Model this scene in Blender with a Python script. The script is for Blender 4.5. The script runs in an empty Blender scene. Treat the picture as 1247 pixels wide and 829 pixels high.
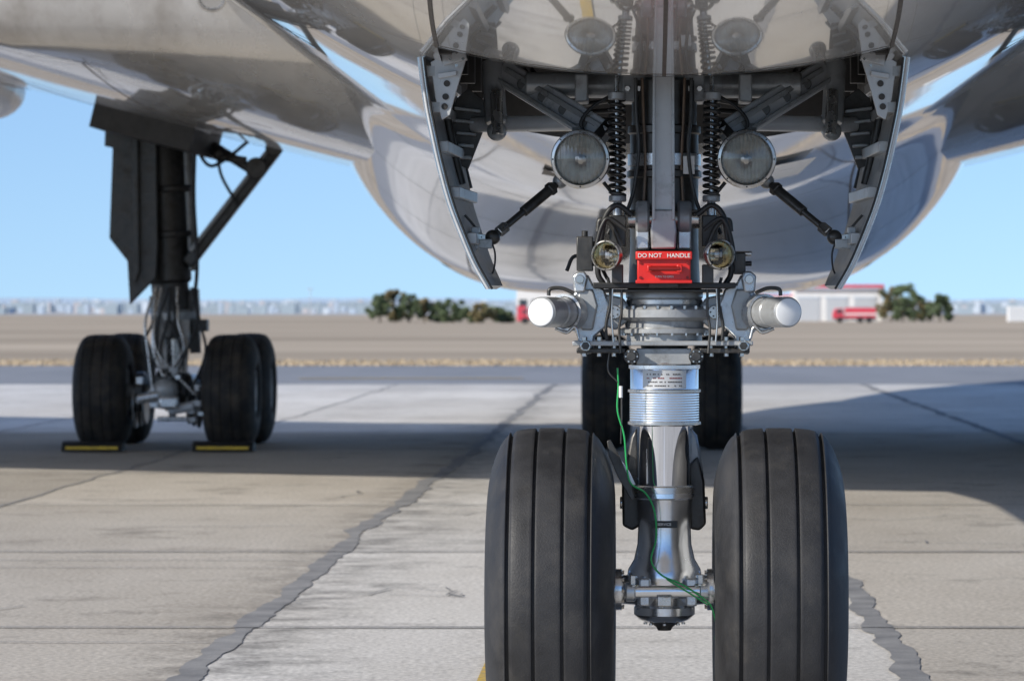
import bpy, bmesh, math, random
import numpy as np
from mathutils import Vector, Matrix, noise
random.seed(7)
rad=math.radians
scene=bpy.context.scene
# ------------------------------------------------------------------ survey
# metres from photo measurements at a known distance (camera 12 m ahead of the nose gear)
CAMX,CAMH,D0,F,VX,VY=-0.031,1.437,12.0,4620.0,796.0,372.0
def S(px,py,y=0.0):
    d=D0+y
    return Vector(((px-VX)*d/F+CAMX, y, CAMH-(py-VY)*d/F))
K=D0/F
def mir(px): return 1616-px
# ------------------------------------------------------------------ materials
def pm(name,col,rough=.5,metal=0,var=.15,ns=6,bump=0,bs=60,coat=0,dirt=None,rv=.12,stretch=None,spec=.5,ds=3,dlo=.5,dhi=.7):
    m=bpy.data.materials.new(name); m.use_nodes=True
    N=m.node_tree.nodes; L=m.node_tree.links
    b=N['Principled BSDF']
    tc=N.new('ShaderNodeTexCoord'); src=tc.outputs['Object']
    if stretch:
        mp=N.new('ShaderNodeMapping'); mp.inputs['Scale'].default_value=stretch
        L.new(src,mp.inputs[0]); src=mp.outputs[0]
    n=N.new('ShaderNodeTexNoise'); n.inputs['Scale'].default_value=ns; n.inputs['Detail'].default_value=7; n.inputs['Roughness'].default_value=.62
    L.new(src,n.inputs['Vector'])
    cr=N.new('ShaderNodeValToRGB')
    cr.color_ramp.elements[0].position=.3; cr.color_ramp.elements[1].position=.7
    cr.color_ramp.elements[0].color=[c*(1-var) for c in col]+[1]
    cr.color_ramp.elements[1].color=[min(1,c*(1+var)) for c in col]+[1]
    L.new(n.outputs['Fac'],cr.inputs[0]); out=cr.outputs[0]
    mr=N.new('ShaderNodeMapRange'); mr.inputs[1].default_value=.3; mr.inputs[2].default_value=.7
    mr.inputs[3].default_value=max(0.02,rough-rv); mr.inputs[4].default_value=min(1,rough+rv)
    L.new(n.outputs['Fac'],mr.inputs[0]); L.new(mr.outputs[0],b.inputs['Roughness'])
    if dirt:
        n2=N.new('ShaderNodeTexNoise'); n2.inputs['Scale'].default_value=ds; n2.inputs['Detail'].default_value=9; n2.inputs['Roughness'].default_value=.7
        L.new(src,n2.inputs['Vector'])
        m2=N.new('ShaderNodeMapRange'); m2.inputs[1].default_value=dlo; m2.inputs[2].default_value=dhi
        m2.inputs[4].default_value=dirt[3]
        L.new(n2.outputs['Fac'],m2.inputs[0])
        mx=N.new('ShaderNodeMix'); mx.data_type='RGBA'
        L.new(m2.outputs[0],mx.inputs[0]); L.new(out,mx.inputs[6]); mx.inputs[7].default_value=(*dirt[:3],1)
        out=mx.outputs[2]
    L.new(out,b.inputs['Base Color'])
    b.inputs['Metallic'].default_value=metal
    b.inputs['Specular IOR Level'].default_value=spec
    b.inputs['Coat Weight'].default_value=coat; b.inputs['Coat Roughness'].default_value=.03
    if bump:
        n3=N.new('ShaderNodeTexNoise'); n3.inputs['Scale'].default_value=bs; n3.inputs['Detail'].default_value=5
        L.new(src,n3.inputs['Vector'])
        bp=N.new('ShaderNodeBump'); bp.inputs['Strength'].default_value=bump; bp.inputs['Distance'].default_value=.01
        L.new(n3.outputs['Fac'],bp.inputs['Height']); L.new(bp.outputs[0],b.inputs['Normal'])
    return m
M={}
M['skin']=pm('fuselage_paint',(.74,.72,.69),.24,.32,.04,1.2,coat=1,dirt=(.42,.36,.29,.45),stretch=(1.2,.35,1.2),ds=2.2,dlo=.48,dhi=.75,rv=.05,bump=.02,bs=1.1)
M['fair']=pm('fairing_paint',(.82,.81,.80),.18,.35,.04,.8,coat=1,dirt=(.5,.46,.41,.3),stretch=(1,.4,1),ds=1.5,rv=.04,bump=.02,bs=.8)
M['wing']=pm('wing_paint',(.64,.64,.64),.26,.45,.08,1.5,coat=.8,dirt=(.24,.21,.18,.5),stretch=(1.3,.4,1),ds=1.3,rv=.06)
M['white']=pm('white_paint',(.78,.79,.80),.35,0,.06,3,coat=.3)
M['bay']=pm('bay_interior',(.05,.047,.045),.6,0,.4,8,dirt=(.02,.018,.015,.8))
M['grey']=pm('gear_grey_paint',(.36,.37,.375),.38,.25,.18,9,dirt=(.09,.075,.06,.6),ds=14,dlo=.52,dhi=.7,coat=.2,bump=.05)
M['lgrey']=pm('light_grey_paint',(.50,.51,.52),.35,.15,.10,9,dirt=(.17,.15,.13,.5),ds=12,dlo=.55,dhi=.75,coat=.2)
M['dgrey']=pm('dark_steel_and_shade',(.075,.073,.07),.42,.6,.35,12,dirt=(.03,.022,.015,.7),ds=10,bump=.08)  # dark steel parts, also the shade put into the main gear door's colour
M['steel']=pm('bare_steel',(.55,.54,.52),.25,.9,.15,15,dirt=(.16,.12,.08,.5),ds=18,dlo=.52,dhi=.7)
M['chrome']=pm('chrome',(.95,.96,.98),.04,1,.02,6,rv=.015,dirt=(.6,.58,.55,.2),ds=6,dlo=.62,dhi=.85)
M['satin']=pm('satin_metal',(.74,.75,.77),.22,.95,.06,9,rv=.06,dirt=(.3,.28,.25,.4),ds=12,dlo=.56,dhi=.78,bump=.03)
M['alu']=pm('cast_aluminium',(.56,.58,.60),.30,.7,.12,18,dirt=(.16,.14,.12,.55),ds=16,dlo=.55,dhi=.72,bump=.06)
M['black']=pm('black_rubber_hose',(.018,.018,.018),.5,0,.3,20)
M['tyre']=pm('tyre_rubber',(.025,.025,.027),.60,0,.35,7,bump=.12,bs=160,dirt=(.07,.064,.056,.5),ds=9,dlo=.50,dhi=.77,spec=.4)
M['mtyre']=pm('tyre_rubber_dusty',(.026,.025,.024),.7,0,.35,4,bump=.1,bs=90,dirt=(.12,.09,.065,.65),ds=5,dlo=.45,dhi=.72,spec=.3)
M['red']=pm('red_paint',(.62,.018,.012),.42,0,.10,14,coat=.1,dirt=(.30,.015,.01,.5),ds=20,dlo=.55)
M['dred']=pm('dark_red',(.22,.008,.006),.4,0,.1,14)
M['letter']=pm('white_lettering',(.8,.8,.78),.5,0,.05,20)
M['green']=pm('green_wire',(.02,.36,.09),.4,0,.1,20)
M['yellow']=pm('yellow_paint',(.72,.47,.04),.55,0,.15,10,dirt=(.15,.11,.05,.6),ds=12)
M['yline']=pm('yellow_road_paint',(.62,.40,.04),.7,0,.15,6,dirt=(.25,.22,.17,.8),ds=14,dlo=.45,dhi=.6)
M['seam']=pm('panel_gap',(.06,.05,.042),.6,0,.2,20)
M['rivet']=pm('rivet_metal',(.42,.40,.38),.4,.6,.1,20)
M['rust']=pm('worn_bronze',(.20,.14,.10),.5,.6,.3,14)
M['bulb']=pm('lamp_filament',(.75,.72,.66),.2,.7,.1,30)
gm=bpy.data.materials.new('lamp_glass'); gm.use_nodes=True
b=gm.node_tree.nodes['Principled BSDF']; b.inputs['Transmission Weight'].default_value=1; b.inputs['Roughness'].default_value=.02; b.inputs['IOR'].default_value=1.45
w=gm.node_tree.nodes.new('ShaderNodeTexWave'); w.inputs['Scale'].default_value=26; w.bands_direction='X'
tc=gm.node_tree.nodes.new('ShaderNodeTexCoord'); gm.node_tree.links.new(tc.outputs['Object'],w.inputs['Vector'])
bp=gm.node_tree.nodes.new('ShaderNodeBump'); bp.inputs['Strength'].default_value=.10; bp.inputs['Distance'].default_value=.004
gm.node_tree.links.new(w.outputs['Fac'],bp.inputs['Height']); gm.node_tree.links.new(bp.outputs[0],b.inputs['Normal'])
M['glass']=gm
# ------------------------------------------------------------------ mesh helpers
def empty(name,loc=(0,0,0)):
    e=bpy.data.objects.new(name,None); e.location=loc; e.empty_display_size=.3
    scene.collection.objects.link(e); return e
def mk(name,verts,faces,mat,parent=None,smooth=True,angle=38,bevel=0,fix=True):
    me=bpy.data.meshes.new(name); me.from_pydata([tuple(v) for v in verts],[],faces)
    if fix:
        bm=bmesh.new(); bm.from_mesh(me); bmesh.ops.recalc_face_normals(bm,faces=bm.faces); bm.to_mesh(me); bm.free()
    me.materials.append(M[mat] if isinstance(mat,str) else mat)
    if smooth:
        for p in me.polygons: p.use_smooth=True
        me.set_sharp_from_angle(angle=rad(angle))
    o=bpy.data.objects.new(name,me); scene.collection.objects.link(o)
    if parent:
        o.parent=parent; o.matrix_parent_inverse=Matrix.Translation(-Vector(parent.location))
    if bevel:
        bv=o.modifiers.new('b','BEVEL'); bv.width=bevel; bv.segments=2; bv.limit_method='ANGLE'; bv.angle_limit=rad(40)
        bv.harden_normals=False
    return o
def frame(ax):
    a=Vector(ax).normalized(); t=Vector((0,0,1)) if abs(a.z)<.9 else Vector((0,1,0))
    u=a.cross(t).normalized(); v=a.cross(u).normalized(); return a,u,v
def lathe(name,c,ax,prof,mat,parent,seg=40,angle=35,caps=True,arc=None):
    a,u,v=frame(ax); c=Vector(c); V=[];Fc=[]
    a0,a1=(0,2*math.pi) if not arc else arc
    n=seg
    cols=n if not arc else n+1
    for s,r in prof:
        for i in range(cols):
            t=a0+(a1-a0)*i/n
            V.append(c+a*s+u*(r*math.cos(t))+v*(r*math.sin(t)))
    for j in range(len(prof)-1):
        for i in range(n):
            i2=(i+1)%cols if not arc else i+1
            Fc.append((j*cols+i,j*cols+i2,(j+1)*cols+i2,(j+1)*cols+i))
    if caps and not arc:
        Fc.append(tuple(range(cols))[::-1]); Fc.append(tuple((len(prof)-1)*cols+i for i in range(cols)))
    return mk(name,V,Fc,mat,parent,angle=angle)
def cyl(name,p0,p1,r0,mat,parent,r1=None,seg=28,ch=.12):
    p0=Vector(p0);p1=Vector(p1);r1=r0 if r1 is None else r1
    L=(p1-p0).length; c=min(ch*min(r0,r1),L*.2)
    return lathe(name,p0,p1-p0,[(0,r0-c),(c,r0),(L-c,r1),(L,r1-c)],mat,parent,seg=seg)
def catmull(pts,res):
    if len(pts)<3: return [Vector(p) for p in pts]
    P=[Vector(p) for p in pts]; P=[P[0]*2-P[1]]+P+[P[-1]*2-P[-2]]; out=[]
    for i in range(1,len(P)-2):
        for k in range(res):
            t=k/res; a,b_,c,d=P[i-1],P[i],P[i+1],P[i+2]
            out.append(.5*((2*b_)+(c-a)*t+(2*a-5*b_+4*c-d)*t*t+(3*b_-a-3*c+d)*t**3))
    out.append(P[-2]); return out
def tube(name,pts,r,mat,parent,seg=8,res=7):
    P=catmull(pts,res); V=[];Fc=[]
    t0=(P[1]-P[0]).normalized(); _,u,_=frame(t0)
    for i,p in enumerate(P):
        t=(P[min(i+1,len(P)-1)]-P[max(i-1,0)])
        if t.length<1e-9: t=t0
        t=t.normalized(); u=(u-t*u.dot(t)).normalized(); v=t.cross(u); t0=t
        for k in range(seg):
            a=2*math.pi*k/seg; V.append(p+u*r*math.cos(a)+v*r*math.sin(a))
    for i in range(len(P)-1):
        for k in range(seg):
            Fc.append((i*seg+k,i*seg+(k+1)%seg,(i+1)*seg+(k+1)%seg,(i+1)*seg+k))
    Fc.append(tuple(range(seg))); Fc.append(tuple((len(P)-1)*seg+k for k in range(seg)))
    return mk(name,V,Fc,mat,parent,angle=60)
def box(name,c,size,mat,parent,bevel=.003,rot=None):
    c=Vector(c); h=Vector(size)/2; V=[]
    R=rot.to_3x3() if rot else Matrix.Identity(3)
    for x in(-1,1):
        for y in(-1,1):
            for z in(-1,1): V.append(c+R@Vector((x*h.x,y*h.y,z*h.z)))
    Fc=[(0,1,3,2),(4,6,7,5),(0,4,5,1),(2,3,7,6),(0,2,6,4),(1,5,7,3)]
    return mk(name,V,Fc,mat,parent,smooth=True,bevel=bevel)
def boxp(name,x0,y0,x1,y1,yf,th,mat,parent,bevel=.003):
    a=S(x0,y0,yf);b_=S(x1,y1,yf); c=(a+b_)/2; c.y=yf+th/2
    return box(name,c,(abs(b_.x-a.x),th,abs(b_.z-a.z)),mat,parent,bevel)
def beam(name,p0,p1,w,t,mat,parent,bevel=.003,nrm=(0,-1,0)):
    p0=Vector(p0);p1=Vector(p1); a=(p1-p0).normalized(); n=Vector(nrm); s=a.cross(n).normalized(); n=s.cross(a).normalized()
    V=[]
    for p in(p0,p1):
        for i,j in((-1,-1),(1,-1),(1,1),(-1,1)): V.append(p+s*i*w/2+n*j*t/2)
    Fc=[(0,1,2,3),(4,7,6,5),(0,4,5,1),(1,5,6,2),(2,6,7,3),(3,7,4,0)]
    return mk(name,V,Fc,mat,parent,bevel=bevel)
def plate(name,poly,yf,th,mat,parent,bevel=.003,fn=None):
    fn=fn or S
    A=[fn(x,y,yf) for x,y in poly]; n=len(A)
    V=A+[a+Vector((0,th,0)) for a in A]
    Fc=[tuple(range(n)),tuple(range(2*n-1,n-1,-1))]+[(i,(i+1)%n,n+(i+1)%n,n+i) for i in range(n)]
    return mk(name,V,Fc,mat,parent,bevel=bevel)
def ball(name,c,r,mat,parent,sc=(1,1,1),seg=20):
    V=[];Fc=[];c=Vector(c);m=seg//2
    for j in range(1,m):
        for i in range(seg):
            p=math.pi*j/m;t=2*math.pi*i/seg
            V.append(c+Vector((r*sc[0]*math.sin(p)*math.cos(t),r*sc[1]*math.sin(p)*math.sin(t),r*sc[2]*math.cos(p))))
    V+= [c+Vector((0,0,r*sc[2])),c-Vector((0,0,r*sc[2]))]; T=len(V)-2
    for j in range(m-2):
        for i in range(seg): Fc.append((j*seg+i,j*seg+(i+1)%seg,(j+1)*seg+(i+1)%seg,(j+1)*seg+i))
    for i in range(seg):
        Fc.append((T,i,(i+1)%seg)); Fc.append((T+1,(m-2)*seg+(i+1)%seg,(m-2)*seg+i))
    return mk(name,V,Fc,mat,parent,angle=180)
def bolts(name,c,ax,R_,n,r,h,mat,parent,ph=0):
    a,u,v=frame(ax);V=[];Fc=[]
    for k in range(n):
        t=ph+2*math.pi*k/n; o=Vector(c)+u*R_*math.cos(t)+v*R_*math.sin(t); b0=len(V)
        for s in(0,h):
            for i in range(6):
                q=math.pi*i/3; V.append(o+a*s+u*r*math.cos(q)+v*r*math.sin(q))
        for i in range(6): Fc.append((b0+i,b0+(i+1)%6,b0+6+(i+1)%6,b0+6+i))
        Fc.append(tuple(b0+6+i for i in range(6)))
    return mk(name,V,Fc,mat,parent,angle=20)
def text(name,s,size,loc,mat,parent,rz=0):
    cu=bpy.data.curves.new(name,'FONT'); cu.body=s; cu.size=size; cu.extrude=.0006; cu.align_x='CENTER'; cu.align_y='CENTER'
    o=bpy.data.objects.new(name+'_t',cu); scene.collection.objects.link(o)
    bpy.context.view_layer.update()
    me=bpy.data.meshes.new_from_object(o); bpy.data.objects.remove(o)
    me.transform(Matrix.Translation(loc)@Matrix.Rotation(rad(90),4,'X'))
    me.materials.clear(); me.materials.append(M[mat])
    t=bpy.data.objects.new(name,me); scene.collection.objects.link(t); t.parent=parent
    t.matrix_parent_inverse=Matrix.Translation(-Vector(parent.location))
def hermite(xs,ys,x):
    xs=np.array(xs,float);ys=np.array(ys,float)
    if x<=xs[0]: return float(ys[0])
    if x>=xs[-1]: return float(ys[-1])
    m=np.gradient(ys,xs); i=int(np.searchsorted(xs,x))-1; i=max(0,i)
    h=xs[i+1]-xs[i]; t=(x-xs[i])/h
    return float((2*t**3-3*t**2+1)*ys[i]+(t**3-2*t**2+t)*h*m[i]+(-2*t**3+3*t**2)*ys[i+1]+(t**3-t**2)*h*m[i+1])
# ================================================================== AIRPLANE
AP=empty('airplane',(0,0,2.07))
ys_=[-6.7,-6.4,-6,-5,-4,-3,-2,-1,0,1.2,2.5,20,40,48,60]
zb_=[3.75,3.25,2.95,2.56,2.36,2.245,2.175,2.13,2.095,2.075,2.07,2.07,2.07,3.0,5.9]
rr_=[.06,.62,.98,1.56,1.97,2.28,2.50,2.66,2.76,2.81,2.82,2.82,2.82,2.4,1.0]
def skin(Y,th,off=0):
    r=hermite(ys_,rr_,Y); zb=hermite(ys_,zb_,Y); zc=zb+r; r+=off
    return Vector((r*math.sin(th),Y,zc-r*math.cos(th)))
BY0,BY1,BJ=-0.72,2.9,5
NS=124
stY=[-6.7,-6.6,-6.5,-6.4,-6.2,-6]+list(np.arange(-5.75,-.8,.25))+[BY0]+list(np.arange(-.5,2.8,.25))+[BY1]+list(np.arange(3.5,40,1.0))+list(np.arange(40.5,60.1,1.5))
bm=bmesh.new(); grid=[]
for Y in stY:
    grid.append([bm.verts.new(skin(Y,2*math.pi*i/NS)) for i in range(NS)])
j0=stY.index(BY0);j1=stY.index(BY1)
for j in range(len(stY)-1):
    for i in range(NS):
        if j0<=j<j1 and (i<BJ or i>=NS-BJ): continue
        bm.faces.new((grid[j][i],grid[j][(i+1)%NS],grid[j+1][(i+1)%NS],grid[j+1][i]))
bm.faces.new(grid[0]); bm.faces.new(grid[-1][::-1])
bmesh.ops.recalc_face_normals(bm,faces=bm.faces)
me=bpy.data.meshes.new('fuselage'); bm.to_mesh(me); bm.free()
for p in me.polygons: p.use_smooth=True
me.materials.append(M['skin']); o=bpy.data.objects.new('fuselage',me); scene.collection.objects.link(o)
o.parent=AP; o.matrix_parent_inverse=Matrix.Translation(-AP.location)
# bay walls
def loop():
    L=[]
    a=2*math.pi*BJ/NS
    for i in range(-BJ,BJ+1): L.append(skin(BY0,2*math.pi*i/NS,.0))
    for Y in stY[j0+1:j1]: L.append(skin(Y,a))
    for i in range(BJ,-BJ-1,-1): L.append(skin(BY1,2*math.pi*i/NS))
    for Y in reversed(stY[j0+1:j1]): L.append(skin(Y,-a))
    return L
lp=loop(); n=len(lp)
V=lp+[Vector((p.x,p.y,3.35)) for p in lp]
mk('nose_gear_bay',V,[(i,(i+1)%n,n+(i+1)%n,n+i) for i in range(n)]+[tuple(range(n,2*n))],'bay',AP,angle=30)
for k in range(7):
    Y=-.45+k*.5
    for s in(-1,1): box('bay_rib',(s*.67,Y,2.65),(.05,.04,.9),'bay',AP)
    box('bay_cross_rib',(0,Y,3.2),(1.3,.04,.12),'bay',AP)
for s in(-1,1):
    for q in range(4): tube('bay_pipe',[(s*(.5+.03*q),-.6,2.9-.1*q),(s*(.52+.03*q),.8,2.85-.1*q),(s*.5,2.8,2.9-.1*q)],.012,'grey' if q%2 else 'steel',AP)
# seams
def seam(name,fn,path,w=.008,off=.003,mat='seam',n=60):
    V=[];Fc=[]
    P=[fn(path[0][0]+(path[1][0]-path[0][0])*t/n, path[0][1]+(path[1][1]-path[0][1])*t/n) for t in range(n+1)]
    for i,(p,nm) in enumerate(P):
        t=(P[min(i+1,n)][0]-P[max(i-1,0)][0]).normalized(); s=t.cross(nm).normalized()
        V+=[p+nm*off+s*w/2,p+nm*off-s*w/2]
    for i in range(n): Fc.append((2*i,2*i+1,2*i+3,2*i+2))
    mk(name,V,Fc,mat,AP)
def fs(Y,th):
    p=skin(Y,th); q=skin(Y,th,1.0)-p; return p,q.normalized()
aB=2*math.pi*BJ/NS
seam('nose_door_seam',fs,((-4.2,0),(BY0,0)),.012)
for s in(-1,1):
    seam('nose_door_edge_seam',fs,((-4.2,s*aB*.98),(BY0,s*aB*1.0)),.012)
    seam('panel_seam',fs,((-5,s*rad(34)),(11,s*rad(34))),.005,n=120)
    seam('panel_seam',fs,((-5,s*rad(58)),(11,s*rad(58))),.005,n=120)
seam('nose_door_front_seam',fs,((-4.2,-aB),(-4.2,aB)),.012)
seam('nose_door_rear_edge',fs,((BY0-.012,-aB),(BY0-.012,aB)),.022,mat='dgrey')
for Y in(-2.6,-.72,1.3,3.4,5.4,7.4,9.4):
    if Y in(-2.6,-.72,1.3):
        for s in(-1,1): seam('frame_seam',fs,((Y,s*aB*1.02),(Y,s*rad(85))),.005)
    else: seam('frame_seam',fs,((Y,-rad(85)),(Y,rad(85))),.014 if Y==5.4 else .006,n=120)
# rivets
V=[];Fc=[]
def riv(Y,th,r=.0035):
    p,nm=fs(Y,th); a,u,v=frame(nm); b0=len(V); p=p+nm*.0008
    for i in range(6): V.append(p+u*r*math.cos(i*1.047)+v*r*math.sin(i*1.047))
    Fc.append(tuple(range(b0,b0+6)))
for s in(-1,1):
    for k in range(90):
        Y=-4+k*.04
        for th in(.012,aB*.94,aB*1.07): riv(Y,s*th) if Y<BY0-.03 else None
    for k in range(160): riv(-4+k*.06,s*rad(34.7)); riv(-4+k*.06,s*rad(33.3))
    for k in range(120):
        for Y in(-2.55,-.77,-.67,1.35,1.25): riv(Y,s*(aB*1.08+k*.011)) 
for k in range(60):
    th=-aB+2*aB*k/59; riv(BY0-.05,th); riv(BY1+.05,th); riv(5.33,th*3);riv(5.47,th*3)
mk('rivets',V,Fc,'rivet',AP,smooth=False,fix=False)
# fairing
full=[(0,1.61),(.4,1.611),(.8,1.618),(1.2,1.635),(1.55,1.67),(1.85,1.74),(2.12,1.85),(2.35,2.0),(2.57,2.2),(2.78,2.45),(2.94,2.72),(3.07,3.02),(3.15,3.35),(3.18,3.7),(3.14,4.1),(3.04,4.5),(2.86,4.9)]
ky=[10,12,14,16,18,20,22,24,26,34,38,42]; kk=[-.05,.03,.13,.29,.47,.65,.82,.94,1.0,1.0,.6,-.05]
def fair(Y,q):   # q in [-1,1]
    a=abs(q)*(len(full)-1); i=min(int(a),len(full)-2); t=a-i
    X=[f[0] for f in full]; Z=[f[1] for f in full]; idx=list(range(len(full)))
    fx=hermite(idx,X,a); fz=hermite(idx,Z,a)
    th=a/(len(full)-1)*math.pi*.5
    cx,cz=2.77*math.sin(th),4.89-2.77*math.cos(th)
    k=hermite(ky,kk,Y)
    s=1 if q>=0 else -1
    return Vector((s*(cx+(fx-cx)*k),Y,cz+(fz-cz)*k))
V=[];Fc=[];NQ=96;YY=[10+.5*k for k in range(65)]
for Y in YY:
    for i in range(NQ+1): V.append(fair(Y,-1+2*i/NQ))
for j in range(len(YY)-1):
    for i in range(NQ): Fc.append((j*(NQ+1)+i,j*(NQ+1)+i+1,(j+1)*(NQ+1)+i+1,(j+1)*(NQ+1)+i))
mk('belly_fairing',V,Fc,'fair',AP,angle=180)
def ff(Y,q):
    p=fair(Y,q); a=fair(Y+.05,q)-fair(Y-.05,q); b_=fair(Y,q+.01)-fair(Y,q-.01); n_=a.cross(b_).normalized()
    if n_.dot(p-Vector((0,Y,4.5)))<0: n_=-n_
    return p,n_
for Y in(14,17,20,23.2): seam('fairing_seam',ff,((Y,-.95),(Y,.95)),.014,.004,n=120)
for s in(-1,1): seam('fairing_seam',ff,((12,s*.3),(30,s*.3)),.012,.004,n=90)
# dark triangular inlets and access panel on forward belly
for s in(-1,1):
    P=[fs(6.6,s*rad(11.5))[0],fs(7.6,s*rad(12.4))[0],fs(7.6,s*rad(9.5))[0]]; nm=fs(7,s*rad(11.2))[1]
    mk('belly_vent',[p+nm*.012 for p in P],[(0,1,2)],'seam',AP,smooth=False)
P=[fs(5.9,rad(9))[0],fs(5.9,rad(15))[0],fs(8.3,rad(15))[0],fs(8.3,rad(9))[0]]
nm=fs(7,rad(12))[1]; mk('belly_access_panel',[p+nm*.022 for p in P],[(0,1,2,3)],'white',AP,smooth=False)
# wings
def zlow(x): return 2.70+.245*(min(x,7)-2.75)+max(0,x-7)*.10
def le(x): return 13.3+.30*(x-2.6)  # sweep of the unseen outer wing kept low to shape its ground shadow
def te(x): return 29.3+.08*(x-2.6)+max(0,x-10)*.25
def wing(s):
    xs=[2.0,2.6,3.2,3.8,4.5,5.3,6.1,7,8,10,13,17,22,28]
    V=[];Fc=[];rows=[]
    for x in xs:
        L0,T0=le(x),te(x);c=T0-L0; zl=zlow(x); zle=max(3.27,zl+.10); th=max(.35,1.15-.035*x)
        sec=[]
        for u in[0,.004,.012,.025,.05,.09,.15,.25,.35,.45,.55,.65,.75,.85,.93,1]:
            z=zl+(zle-zl)*(1-min(1,u/.35))**2 + .12*max(0,(u-.45)/.55)**2
            z+= .28*(1-min(1,u/.03))**2
            sec.append((u,z))
        up=[]
        for u in[1,.9,.75,.6,.45,.3,.2,.12,.06,.025,.008]:
            zt=(zle+.28)*(1-u)+(zl+.15)*u+ th*(4*u*(1-u))**.6*.55*(1-u*.5)+.02
            up.append((u,zt))
        for u,z in sec+up: V.append(Vector((s*x,L0+c*u,z)))
        rows.append(len(sec)+len(up))
    n=rows[0]
    for j in range(len(xs)-1):
        for i in range(n): Fc.append((j*n+i,j*n+(i+1)%n,(j+1)*n+(i+1)%n,(j+1)*n+i))
    Fc.append(tuple(range(n))); Fc.append(tuple((len(xs)-1)*n+i for i in range(n)))
    mk('wing',V,Fc,'wing',AP,angle=50)
    def wf(Y,x):
        u=(Y-le(x))/(te(x)-le(x)); zl=zlow(x);zle=max(3.27,zl+.10)
        z=zl+(zle-zl)*(1-min(1,u/.35))**2+.12*max(0,(u-.45)/.55)**2+.28*(1-min(1,u/.03))**2
        return Vector((s*x,Y,z)),Vector((0,0,-1))
    for Y in(15.2,17.5,20.5,27): seam('wing_seam',wf,((Y,3.0),(Y,9)),.02,.012)
    for x in(4.1,5.4,6.6): seam('wing_seam',wf,((15,x),(28,x)),.015,.012)
    for x,y in((7.15,27.0),(12,28)):
        ball('flap_track_fairing',(s*x,y,zlow(x)+.02),1,'white',AP,sc=(.40,3.2,.42),seg=32)
    lampc=Vector((s*2.98,13.35,3.50))
    lathe('wing_root_light_ring',lampc,(0,-1,-.15),[(0,.10),(.03,.105),(.04,.09),(.02,.08)],'steel',AP,caps=False)
    lathe('wing_root_light',lampc,(0,-1,-.15),[(0,.09),(.025,.07),(.035,.02)],'glass',AP)
wing(-1);wing(1)
for s in(-1,1):
    box('gear_bay_dark_block',(s*4.95,25.6,3.16),(1.0,2.2,.25),'bay',AP,rot=Matrix.Rotation(s*-.24,3,'Y'))  # solid block under the wing, the bay's darkness put into its colour
tube('wing_drain_hose',[S(146,68,18),S(165,100,20),S(200,135,22),S(255,160,24)],.025,'grey',AP)
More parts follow.
